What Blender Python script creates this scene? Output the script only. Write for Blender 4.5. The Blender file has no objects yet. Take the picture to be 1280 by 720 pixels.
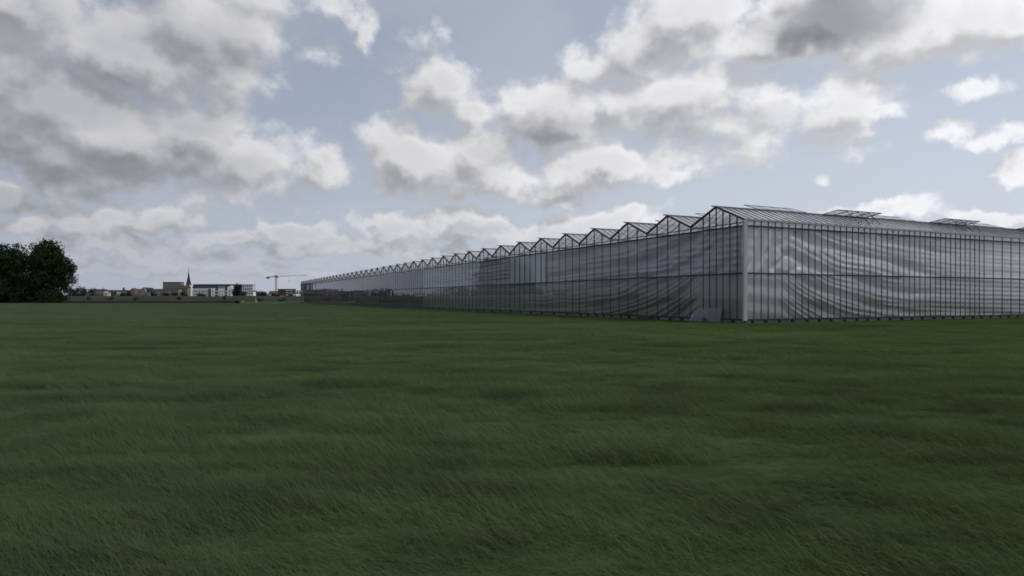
import bpy, math, random
import numpy as np
R = math.radians
random.seed(7); rng = np.random.default_rng(7)
sc = bpy.context.scene
COL = sc.collection

# ------------------------------------------------------------------ camera
F = 818.0; HZ = 373.0; CH = 1.49          # focal (px of a 1280 wide picture), horizon row, eye height
cam = bpy.data.cameras.new('camera'); co = bpy.data.objects.new('camera', cam); COL.objects.link(co)
co.location = (0, 0, CH); co.rotation_euler = (R(90), 0, 0)
cam.sensor_width = 36; cam.lens = F / 1280 * 36; cam.shift_y = (HZ - 360) / 1280
cam.clip_start = 0.1; cam.clip_end = 12000
sc.camera = co
sc.view_settings.view_transform = 'Standard'; sc.view_settings.look = 'None'
sc.view_settings.exposure = 0; sc.view_settings.gamma = 1
sc.render.resolution_x = 1024; sc.render.resolution_y = 576
sc.cycles.use_denoising = True
sc.cycles.transparent_max_bounces = 48
sc.cycles.max_bounces = 8; sc.cycles.diffuse_bounces = 3; sc.cycles.glossy_bounces = 3
sc.cycles.caustics_reflective = False; sc.cycles.caustics_refractive = False
sc.cycles.filter_width = 1.7
sc.render.use_persistent_data = False

def WX(px, Z): return (px - 640) / F * Z
def WZ(py, Z): return CH + (HZ - py) / F * Z

# ------------------------------------------------------------------ node helper
class NT:
    def __init__(s, tree): s.t = tree; s.n = tree.nodes; s.l = tree.links
    def add(s, typ, **kw):
        nd = s.n.new(typ)
        for k, v in kw.items(): setattr(nd, k, v)
        return nd
    def put(s, sock, v):
        if v is None: return
        if isinstance(v, bpy.types.NodeSocket): s.l.new(v, sock)
        else: sock.default_value = v
    def m(s, op, a, b=None, c=None, clamp=False):
        nd = s.add('ShaderNodeMath', operation=op, use_clamp=clamp)
        s.put(nd.inputs[0], a); s.put(nd.inputs[1], b); s.put(nd.inputs[2], c)
        return nd.outputs[0]
    def v(s, op, a, b=None, c=None):
        nd = s.add('ShaderNodeVectorMath', operation=op)
        s.put(nd.inputs[0], a); s.put(nd.inputs[1], b); s.put(nd.inputs[2], c)
        return nd.outputs['Value'] if op in ('DOT_PRODUCT', 'LENGTH') else nd.outputs[0]
    def ss(s, x, lo, hi, a=0.0, b=1.0):
        nd = s.add('ShaderNodeMapRange', interpolation_type='SMOOTHSTEP')
        s.put(nd.inputs[0], x); nd.inputs[1].default_value = lo; nd.inputs[2].default_value = hi
        nd.inputs[3].default_value = a; nd.inputs[4].default_value = b
        return nd.outputs[0]
    def noise(s, vec, scale, detail=2, rough=0.5, lac=2.0, dist=0.0, col=False):
        nd = s.add('ShaderNodeTexNoise'); s.put(nd.inputs['Vector'], vec)
        nd.inputs['Scale'].default_value = scale; nd.inputs['Detail'].default_value = detail
        nd.inputs['Roughness'].default_value = rough; nd.inputs['Lacunarity'].default_value = lac
        nd.inputs['Distortion'].default_value = dist
        return nd.outputs['Color'] if col else nd.outputs['Fac']
    def mix(s, f, a, b, blend='MIX'):
        nd = s.add('ShaderNodeMix', data_type='RGBA', blend_type=blend)
        s.put(nd.inputs[0], f)
        for k, x in ((6, a), (7, b)):
            if isinstance(x, tuple) and len(x) == 3: x = (*x, 1)
            s.put(nd.inputs[k], x)
        return nd.outputs[2]

# ------------------------------------------------------------------ sky
SUN_AZ, SUN_EL = R(92), R(42)             # azimuth from +Y towards +X
w = bpy.data.worlds.new('World'); sc.world = w; w.use_nodes = True
T = NT(w.node_tree); T.n.clear()
out = T.add('ShaderNodeOutputWorld'); bg = T.add('ShaderNodeBackground'); T.l.new(bg.outputs[0], out.inputs[0])
bg.inputs[1].default_value = 0.1
sky = T.add('ShaderNodeTexSky', sky_type='NISHITA'); sky.sun_disc = False
sky.sun_elevation = SUN_EL; sky.sun_rotation = SUN_AZ; sky.air_density = 1.0; sky.dust_density = 2.0; sky.ozone_density = 1.5
tc = T.add('ShaderNodeTexCoord'); D = T.v('NORMALIZE', tc.outputs['Generated'])
sx = T.add('ShaderNodeSeparateXYZ'); T.l.new(D, sx.inputs[0])
az = T.m('ARCTAN2', sx.outputs[0], sx.outputs[1])
el = T.m('ARCSINE', sx.outputs[2])
ang = T.add('ShaderNodeCombineXYZ'); T.l.new(az, ang.inputs[0]); T.l.new(el, ang.inputs[1]); ang = ang.outputs[0]
# (cx, cy, rx, ry) in degrees-of-view units of the photograph, turned into azimuth / elevation
BL = [(60,30,250,75),(70,128,170,50),(255,150,90,30),(260,45,110,70),(150,75,200,45),(40,180,220,62),(200,190,170,50),(310,200,80,36),(400,203,46,24),(10,245,60,20),
 (450,40,16,24,.45),(415,8,40,18,.35),(330,118,22,18,.55),(548,110,42,46),(592,145,48,32),(512,196,70,34),(588,196,80,44),
 (690,150,100,48),(640,130,40,26),(780,140,50,34),(735,85,48,30),(800,75,60,42),(850,35,80,48),(870,130,110,52),(960,150,115,50),(1060,130,85,34),(1110,140,40,14),
 (640,225,120,26),(760,215,120,22),(695,242,34,17),(825,226,34,12),
 (1030,25,120,52),(1130,60,85,30),(960,50,60,36),(1200,25,90,34),(1270,15,50,36),
 (1185,168,28,17,.25),(1245,174,46,15,.25),(1272,216,30,19,.2),(1215,118,58,12,.4),(1028,231,17,9,.35),(390,70,30,16,.6),
 (25,278,45,17),(120,275,52,20),(205,282,46,20),(365,285,62,15),(500,284,60,18),(585,278,66,21),(690,285,60,18),(765,280,62,20),
 (110,306,120,13),(40,328,110,11),(430,306,130,12),(250,325,120,10),(560,310,120,12),(330,345,150,7),(150,345,120,7),(300,300,80,10),
 (1100,270,76,15),(1235,277,66,14),(1000,280,50,9)]
DK = [(120,120,240,45,.42),(210,55,170,50,.28),(60,205,260,36,.48),(240,205,130,26,.35),(690,165,85,22,.50),(1050,28,115,48,1.15),(930,150,90,14,.30),(870,175,90,14,.25),
 (695,248,24,8,.45),(590,286,60,9,.35),(205,292,60,8,.3),(640,195,60,20,.3),(20,250,110,14,.4)]
def to_ang(cx, cy, rx, ry):
    u = (cx - 640) / F; v = (HZ - cy) / F; a = math.atan(u); c = math.cos(a)
    return a, math.atan(v * c), rx / F * c * c, ry / F * c
wrp = T.noise(D, 7.0, 3, 0.55, col=True)
wrp = T.v('SUBTRACT', wrp, (0.5, 0.5, 0.5))
wrp = T.v('MULTIPLY', wrp, (0.08, 0.08, 0))
wr2 = T.v('MULTIPLY', T.v('SUBTRACT', T.noise(D, 34.0, 3, 0.6, col=True), (0.5, 0.5, 0.5)), (0.030, 0.030, 0))
angw = T.v('ADD', T.v('ADD', ang, wrp), wr2)
def field(P, blobs):
    cur = None
    for b in blobs:
        a, e, rx, ry = to_ang(*b[:4])
        q = T.v('MULTIPLY_ADD', P, (1/rx, 1/ry, 0), (-a/rx, -e/ry, 0))
        d = T.v('DOT_PRODUCT', q, q)
        if len(b) > 4: d = T.m('ADD', d, b[4])
        cur = d if cur is None else T.m('SMOOTH_MIN', cur, d, 0.5)
    return T.m('SUBTRACT', 1.12, T.m('SQRT', T.m('MAXIMUM', cur, 0.0)))
nz = T.v('MULTIPLY', D, (1, 1, 1.3))
low = T.ss(el, 0.06, 0.22)
def detail(P):
    a = T.noise(P, 8.5, 9, 0.62)
    b = T.noise(P, 27.0, 7, 0.62)
    nd = T.add('ShaderNodeMix', data_type='FLOAT'); T.put(nd.inputs[0], low); T.l.new(b, nd.inputs[2]); T.l.new(a, nd.inputs[3])
    return T.m('ADD', nd.outputs[0], puff(P, 2, 0.6))
def puff(P, det, rg):                                  # rounded cauliflower heads
    vo = T.add('ShaderNodeTexVoronoi', feature='F1', normalize=True); T.l.new(PW if P is nz else T.v('ADD', PW, (0.012, -0.004, 0.030)), vo.inputs['Vector'])
    vo.inputs['Scale'].default_value = 13.0; vo.inputs['Detail'].default_value = det; vo.inputs['Roughness'].default_value = rg
    return T.m('MULTIPLY', T.m('SUBTRACT', 0.33, vo.outputs['Distance']), 0.60)
PW = T.v('ADD', nz, T.v('MULTIPLY', T.v('SUBTRACT', T.noise(D, 20.0, 3, 0.6, col=True), (0.5, 0.5, 0.5)), (0.05, 0.05, 0.05)))
OFF = (0.020, 0.030)
M0 = field(angw, BL)
M1 = field(T.v('ADD', angw, (OFF[0], OFF[1], 0)), BL)
n0 = detail(nz)
def soft(P):
    nd = T.add('ShaderNodeMix', data_type='FLOAT'); T.put(nd.inputs[0], low); T.l.new(T.noise(P, 27.0, 4, 0.5), nd.inputs[2]); T.l.new(T.noise(P, 8.5, 4, 0.52), nd.inputs[3])
    return T.m('ADD', nd.outputs[0], puff(P, 1, 0.5))
s0 = soft(nz); s1 = soft(T.v('ADD', nz, (0.012, -0.004, 0.030)))
# beyond the part of the sky the photograph shows: an even broken cloud deck
azo = T.ss(T.m('ABSOLUTE', az), R(40), R(50)); elo = T.ss(el, R(27), R(34))
outm = T.m('MAXIMUM', azo, elo)
gen = T.m('MULTIPLY', T.m('SUBTRACT', T.noise(nz, 2.6, 4, 0.55), 0.44), 7.0)
gen = T.m('ADD', gen, T.m('MULTIPLY', T.m('SUBTRACT', outm, 1.0), 12.0))
M0 = T.m('MAXIMUM', T.m('MAXIMUM', M0, gen), -1.6); M1 = T.m('MAXIMUM', T.m('MAXIMUM', M1, gen), -1.6)
m0 = None
def dens(M, n): return T.m('ADD', M, T.m('MULTIPLY', T.m('SUBTRACT', n, 0.5), 3.0))
d0 = dens(M0, n0); dl0 = dens(M0, s0); d1 = dens(M1, s1)
alpha = T.ss(d0, -0.22, 0.62)
lit = T.m('SUBTRACT', dl0, d1)                      # thinner towards the sun: bright rim
lit = T.ss(lit, -0.60, 0.60)
lit = T.m('ADD', lit, T.m('MULTIPLY', T.m('SUBTRACT', n0, 0.5), 0.22))
thick = T.ss(dl0, 0.1, 1.3)
# hand placed heavy parts of the clouds
dark = None
for b in DK:
    a, e, rx, ry = to_ang(*b[:4])
    q = T.v('MULTIPLY_ADD', angw, (1/rx, 1/ry, 0), (-a/rx, -e/ry, 0))
    g = T.m('MULTIPLY', T.ss(T.v('DOT_PRODUCT', q, q), 0.0, 1.25, 1.0, 0.0), b[4])
    dark = g if dark is None else T.m('MAXIMUM', dark, g)
br = T.m('ADD', 0.53, T.m('MULTIPLY', lit, 0.40))
br = T.m('SUBTRACT', br, T.m('MULTIPLY', thick, 0.16))
br = T.m('MULTIPLY', br, T.m('SUBTRACT', 1.0, T.m('MULTIPLY', dark, 0.50)))
# the half of the sky nearer the sun is brighter
side = T.ss(az, R(-45), R(45), 0.90, 1.30)
br = T.m('MULTIPLY', br, side)
br = T.m('MULTIPLY', br, T.m('SUBTRACT', 1.0, T.m('MULTIPLY', T.ss(el, 0.03, 0.17, 0.20, 0.0), T.ss(az, -0.1, 0.4, 1.0, 0.15))))
cc = T.mix(T.ss(br, 0.2, 0.75), (0.92, 0.955, 1.05), (0.995, 0.995, 1.02))
ccol = T.v('SCALE', cc); ccol.node.inputs['Scale'].default_value = 1
T.l.new(T.m('MULTIPLY', br, 8.4), ccol.node.inputs['Scale'])
# clear sky: Nishita, greyed by haze that thickens towards the horizon and the sun
hz = T.ss(el, 0.0, 0.42, 0.88, 0.52)
hcol = T.mix(T.ss(az, R(-45), R(40)), (4.15, 4.5, 5.4), (6.8, 7.3, 8.3))
skc = T.v('MULTIPLY', sky.outputs[0], (0.74, 0.78, 0.86))
base = T.mix(hz, skc, hcol)
veil = T.m('MULTIPLY', T.ss(T.noise(nz, 3.5, 5, 0.6), 0.36, 0.72), 0.32)
base = T.mix(veil, base, (5.6, 5.7, 6.2))
# distance haze over the lowest clouds
alpha = T.m('MULTIPLY', alpha, T.ss(el, 0.0, 0.13, 0.22, 0.95))
fin = T.mix(alpha, base, ccol)
T.l.new(fin, bg.inputs[0])
w.cycles.sampling_method = 'MANUAL'; w.cycles.sample_map_resolution = 1024

sun = bpy.data.lights.new('sun', 'SUN'); sun.energy = 0.85; sun.angle = R(10); sun.color = (1.0, 0.95, 0.88)
so = bpy.data.objects.new('sun', sun); COL.objects.link(so)
so.rotation_euler = (R(90) - SUN_EL, 0, math.pi - SUN_AZ)
so.location = (60, 0, 60)

# ------------------------------------------------------------------ materials
def mat(name, col, rough=0.7, var=0.15, vscale=2.0, spec=0.3, metal=0.0, bump=0.0, bscale=20, stretch=(1, 1, 1)):
    m = bpy.data.materials.new(name); m.use_nodes = True; N = NT(m.node_tree); p = m.node_tree.nodes['Principled BSDF']
    t = N.add('ShaderNodeTexCoord'); v = N.v('MULTIPLY', t.outputs['Object'], stretch)
    n = N.noise(v, vscale, 4, 0.6)
    c = N.mix(n, tuple(x * (1 - var * 2) for x in col), tuple(x * (1 + var * 2) for x in col))
    N.l.new(c, p.inputs['Base Color']); p.inputs['Roughness'].default_value = rough
    p.inputs['Specular IOR Level'].default_value = spec; p.inputs['Metallic'].default_value = metal
    if bump:
        b = N.add('ShaderNodeBump'); b.inputs['Strength'].default_value = bump; b.inputs['Distance'].default_value = 0.05
        N.l.new(N.noise(v, bscale, 4, 0.6), b.inputs['Height']); N.l.new(b.outputs[0], p.inputs['Normal'])
    return m
def glass_mat(name, tint, boost, film=0.0, filmcol=(.7, .72, .75), rough=0.02, pw=1.0):
    m = bpy.data.materials.new(name); m.use_nodes = True; N = NT(m.node_tree); N.n.clear()
    o = N.add('ShaderNodeOutputMaterial'); g = N.add('ShaderNodeNewGeometry')
    fr = N.add('ShaderNodeFresnel'); ior = N.m('ADD', 1.5, N.m('MULTIPLY', g.outputs['Backfacing'], 1/1.5 - 1.5)); N.l.new(ior, fr.inputs['IOR'])
    fac = N.m('MULTIPLY', N.m('POWER', fr.outputs[0], pw), boost, clamp=True)
    tr = N.add('ShaderNodeBsdfTransparent'); tr.inputs[0].default_value = (*tint, 1)
    gl = N.add('ShaderNodeBsdfGlossy'); gl.inputs['Roughness'].default_value = rough; gl.inputs[0].default_value = (.9, .92, .95, 1)
    base = tr.outputs[0]
    if film:
        df = N.add('ShaderNodeBsdfDiffuse'); df.inputs[0].default_value = (*filmcol, 1)
        tl = N.add('ShaderNodeBsdfTranslucent'); tl.inputs[0].default_value = (*filmcol, 1)
        a = N.add('ShaderNodeAddShader'); 
        h = N.add('ShaderNodeMixShader'); h.inputs[0].default_value = .5; N.l.new(df.outputs[0], h.inputs[1]); N.l.new(tl.outputs[0], h.inputs[2])
        N.n.remove(a)
        mx = N.add('ShaderNodeMixShader')
        nn = N.noise(N.add('ShaderNodeTexCoord').outputs['Object'], 1.3, 4, .6)
        N.l.new(N.m('MULTIPLY', N.ss(nn, .3, .7, .6, 1.3), film), mx.inputs[0])
        N.l.new(base, mx.inputs[1]); N.l.new(h.outputs[0], mx.inputs[2]); base = mx.outputs[0]
    mx = N.add('ShaderNodeMixShader'); N.l.new(fac, mx.inputs[0]); N.l.new(base, mx.inputs[1]); N.l.new(gl.outputs[0], mx.inputs[2])
    N.l.new(mx.outputs[0], o.inputs[0]); return m
def cloth_mat(name, col, trans=0.35, var=.1, vscale=.5, weave=0.0):
    m = bpy.data.materials.new(name); m.use_nodes = True; N = NT(m.node_tree); N.n.clear()
    o = N.add('ShaderNodeOutputMaterial'); t = N.add('ShaderNodeTexCoord').outputs['Object']
    n = N.noise(t, vscale, 5, .6)
    c = N.mix(n, tuple(x * (1 - var * 2) for x in col), tuple(x * (1 + var * 2) for x in col))
    # darker, slightly greener tone towards the foot of the sheet, broken by noise
    z = N.add('ShaderNodeSeparateXYZ'); N.l.new(t, z.inputs[0])
    c = N.mix(N.m('MULTIPLY', N.ss(z.outputs[2], 0.2, 3.0, .75, 0.0), N.ss(n, .3, .6, .5, 1.)), c, tuple(x * .48 for x in (col[0], col[1] * 1.04, col[2] * .92)))
    df = N.add('ShaderNodeBsdfDiffuse'); tl = N.add('ShaderNodeBsdfTranslucent'); N.l.new(c, df.inputs[0]); N.l.new(c, tl.inputs[0])
    h = N.add('ShaderNodeMixShader'); h.inputs[0].default_value = trans; N.l.new(df.outputs[0], h.inputs[1]); N.l.new(tl.outputs[0], h.inputs[2])
    gl = N.add('ShaderNodeBsdfGlossy'); gl.inputs['Roughness'].default_value = .35
    q = N.add('ShaderNodeMixShader'); q.inputs[0].default_value = .12; N.l.new(h.outputs[0], q.inputs[1]); N.l.new(gl.outputs[0], q.inputs[2])
    N.l.new(q.outputs[0], o.inputs[0]); return m

M_frame = mat('dark_aluminium', (.020, .022, .027), .55, .15, 1.5, .3)
M_roofbar = mat('roof_bar_aluminium', (.14, .145, .155), .5, .15, 1.0, .5)
M_post = mat('pale_painted_steel', (.36, .38, .40), .5, .08, .8, .4, stretch=(1, 1, .15))
M_gutter = mat('gutter_aluminium', (.30, .31, .33), .45, .12, .6, .5)
M_wglass = glass_mat('wall_glass', (.86, .89, .90), 1.6, film=.03, pw=1.3)
M_gglass = glass_mat('gable_glass', (.96, .97, .98), 1.0, film=.05)
M_rglass = glass_mat('roof_glass', (.95, .96, .97), 1.0, film=.70, filmcol=(.93, .95, .97))
M_sglass = glass_mat('strip_glass', (.95, .96, .97), 1.0, film=.5, filmcol=(.85, .87, .9))
M_vglass = glass_mat('vent_glass', (.80, .82, .84), 1.6, film=.30)
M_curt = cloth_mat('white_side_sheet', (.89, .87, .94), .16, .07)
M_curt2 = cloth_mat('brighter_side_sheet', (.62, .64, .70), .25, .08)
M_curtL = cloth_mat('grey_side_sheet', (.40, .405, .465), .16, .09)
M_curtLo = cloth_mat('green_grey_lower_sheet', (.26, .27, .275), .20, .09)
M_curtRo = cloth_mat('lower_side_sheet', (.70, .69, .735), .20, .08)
M_dark = cloth_mat('dark_interior_backing', (.09, .095, .105), .15, .15)  # dark backing colour, stands for the unlit interior behind clear glass
M_base = mat('foundation_concrete', (.17, .175, .17), .9, .25, 3)
M_floor = mat('ground_cloth', (.30, .31, .31), .9, .15, .6)

# ------------------------------------------------------------------ mesh helpers
class MB:
    def __init__(s): s.v = []; s.f = []
    def box(s, x0, x1, y0, y1, z0, z1):
        b = len(s.v)
        s.v += [(x0,y0,z0),(x1,y0,z0),(x1,y1,z0),(x0,y1,z0),(x0,y0,z1),(x1,y0,z1),(x1,y1,z1),(x0,y1,z1)]
        s.f += [(b,b+3,b+2,b+1),(b+4,b+5,b+6,b+7),(b,b+1,b+5,b+4),(b+1,b+2,b+6,b+5),(b+2,b+3,b+7,b+6),(b+3,b,b+4,b+7)]
    def bar(s, p, q, wd, ht=None, up=(0, 0, 1)):
        ht = ht or wd
        p = np.array(p, float); q = np.array(q, float); d = q - p; d /= np.linalg.norm(d)
        u = np.array(up, float)
        if abs(d @ u) > .99: u = np.array((1., 0, 0))
        a = np.cross(d, u); a /= np.linalg.norm(a); u = np.cross(a, d)
        a *= wd / 2; u *= ht / 2; b = len(s.v)
        for c in (p, q):
            for e in (-a-u, a-u, a+u, -a+u): s.v.append(tuple(c + e))
        s.f += [(b,b+1,b+2,b+3),(b+7,b+6,b+5,b+4),(b,b+4,b+5,b+1),(b+1,b+5,b+6,b+2),(b+2,b+6,b+7,b+3),(b+3,b+7,b+4,b)]
    def poly(s, pts):
        b = len(s.v); s.v += [tuple(p) for p in pts]; s.f.append(tuple(range(b, b + len(pts))))
    def cone(s, p, q, r0, r1, n=8):
        p = np.array(p, float); q = np.array(q, float); d = q - p; d /= np.linalg.norm(d)
        u = np.array((0, 0, 1.)) if abs(d[2]) < .9 else np.array((1., 0, 0))
        a = np.cross(d, u); a /= np.linalg.norm(a); u = np.cross(a, d); b = len(s.v)
        for c, r in ((p, r0), (q, r1)):
            for k in range(n):
                t = 2 * math.pi * k / n; s.v.append(tuple(c + (a * math.cos(t) + u * math.sin(t)) * r))
        for k in range(n): s.f.append((b+k, b+(k+1) % n, b+n+(k+1) % n, b+n+k))
        s.f.append(tuple(b+n+k for k in range(n))); s.f.append(tuple(b+n-1-k for k in range(n)))
    def build(s, name, m, parent=None, smooth=False, loc=None):
        me = bpy.data.meshes.new(name); me.from_pydata(s.v, [], s.f); me.update()
        if m: me.materials.append(m)
        if smooth: me.shade_smooth()
        o = bpy.data.objects.new(name, me); COL.objects.link(o)
        if parent: o.parent = parent
        if loc: o.location = loc
        return o
def tag(o, label=None, cat=None, group=None, kind=None):
    for k, v in (('label', label), ('category', cat), ('group', group), ('kind', kind)):
        if v: o[k] = v
    return o
def empty(name, loc, rz=0, **kw):
    o = bpy.data.objects.new(name, None); COL.objects.link(o); o.location = loc; o.rotation_euler = (0, 0, rz); o.empty_display_size = .3
    return tag(o, **kw)
def np_mesh(name, V, Q, m, parent=None, smooth=False):
    V = np.asarray(V, np.float32); Q = np.asarray(Q, np.int32); k = Q.shape[1]
    me = bpy.data.meshes.new(name); me.vertices.add(len(V)); me.vertices.foreach_set('co', V.ravel())
    me.loops.add(Q.size); me.loops.foreach_set('vertex_index', Q.ravel())
    me.polygons.add(len(Q)); me.polygons.foreach_set('loop_start', np.arange(0, Q.size, k, dtype=np.int32)); me.polygons.foreach_set('loop_total', np.full(len(Q), k, np.int32))
    me.update(calc_edges=True)
    if m: me.materials.append(m)
    if smooth: me.shade_smooth()
    o = bpy.data.objects.new(name, me); COL.objects.link(o)
    if parent: o.parent = parent
    return o

# ------------------------------------------------------------------ ground
def ground_mat():
    m = bpy.data.materials.new('field_soil_and_grass'); m.use_nodes = True; N = NT(m.node_tree); p = N.n['Principled BSDF']
    t = N.add('ShaderNodeTexCoord').outputs['Object']
    st = N.v('MULTIPLY', t, (.35, 1, 1))
    a = N.noise(st, .12, 5, .6); b = N.noise(st, 1.6, 5, .65); c = N.noise(t, 14, 4, .7)
    k = N.m('ADD', N.m('MULTIPLY', a, .45), N.m('ADD', N.m('MULTIPLY', b, .35), N.m('MULTIPLY', c, .2)))
    colr = N.mix(N.ss(k, .36, .62), (.040, .066, .026), (.090, .140, .048))
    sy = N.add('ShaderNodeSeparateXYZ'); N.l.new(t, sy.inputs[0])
    colr = N.mix(N.ss(sy.outputs[1], 25, 190, 0.0, 0.75), colr, (.086, .114, .070))  # aerial haze put into the colour: ground greys with distance
    N.l.new(colr, p.inputs['Base Color']); p.inputs['Roughness'].default_value = .95; p.inputs['Specular IOR Level'].default_value = .1
    bp = N.add('ShaderNodeBump'); bp.inputs['Strength'].default_value = .8; bp.inputs['Distance'].default_value = .25
    N.l.new(N.m('ADD', b, N.m('MULTIPLY', c, .35)), bp.inputs['Height']); N.l.new(bp.outputs[0], p.inputs['Normal'])
    return m
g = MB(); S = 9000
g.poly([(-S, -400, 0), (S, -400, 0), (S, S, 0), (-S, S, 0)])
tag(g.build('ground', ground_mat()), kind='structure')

# ------------------------------------------------------------------ grass (stuff): lodged meadow tufts
def grass_mat():
    m = bpy.data.materials.new('meadow_grass'); m.use_nodes = True; N = NT(m.node_tree); N.n.clear()
    o = N.add('ShaderNodeOutputMaterial'); pos = N.add('ShaderNodeNewGeometry').outputs['Position']
    st = N.v('MULTIPLY', pos, (.45, 1, 0))
    a = N.noise(st, .22, 4, .6); b = N.noise(st, 1.5, 4, .65); c = N.noise(pos, 30, 2, .6)
    k = N.m('ADD', N.m('MULTIPLY', a, .5), N.m('MULTIPLY', b, .5))
    c1 = N.mix(N.ss(k, .38, .62), (.074, .108, .042), (.146, .204, .066))
    c1 = N.mix(N.ss(a, .5, .72), c1, (.136, .214, .066))
    c1 = N.mix(N.m('MULTIPLY', N.ss(c, .4, .7), .14), c1, (.150, .190, .075))
    big = N.noise(N.v('MULTIPLY', pos, (.3, 1, 0)), .055, 3, .55)
    c1 = N.mix(N.ss(big, .42, .66, 0.0, .5), c1, (.152, .216, .084))
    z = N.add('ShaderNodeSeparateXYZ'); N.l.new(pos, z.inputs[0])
    c1 = N.mix(N.ss(z.outputs[1], 15, 150, 0.0, 0.8), c1, (.104, .136, .082))  # distance haze painted into the blades, greyer further out
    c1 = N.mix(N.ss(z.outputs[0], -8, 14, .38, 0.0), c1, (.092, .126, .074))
    df = N.add('ShaderNodeBsdfDiffuse'); tl = N.add('ShaderNodeBsdfTranslucent'); N.l.new(c1, df.inputs[0]); N.l.new(c1, tl.inputs[0])
    h = N.add('ShaderNodeMixShader'); h.inputs[0].default_value = .35; N.l.new(df.outputs[0], h.inputs[1]); N.l.new(tl.outputs[0], h.inputs[2])
    gl = N.add('ShaderNodeBsdfGlossy'); gl.inputs['Roughness'].default_value = .5; gl.inputs[0].default_value = (.8, .9, 1, 1)
    q = N.add('ShaderNodeMixShader'); q.inputs[0].default_value = .008; N.l.new(h.outputs[0], q.inputs[1]); N.l.new(gl.outputs[0], q.inputs[2])
    N.l.new(q.outputs[0], o.inputs[0]); return m

GX, GY = 13.92, 39.2; GA = math.atan2(.4215, .9068)
def in_house(x, y, mg=0.0):
    dx, dy = x - GX, y - GY; lx = dx * math.cos(GA) + dy * math.sin(GA); ly = -dx * math.sin(GA) + dy * math.cos(GA)
    return (lx > -mg) & (ly > -mg)

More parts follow.
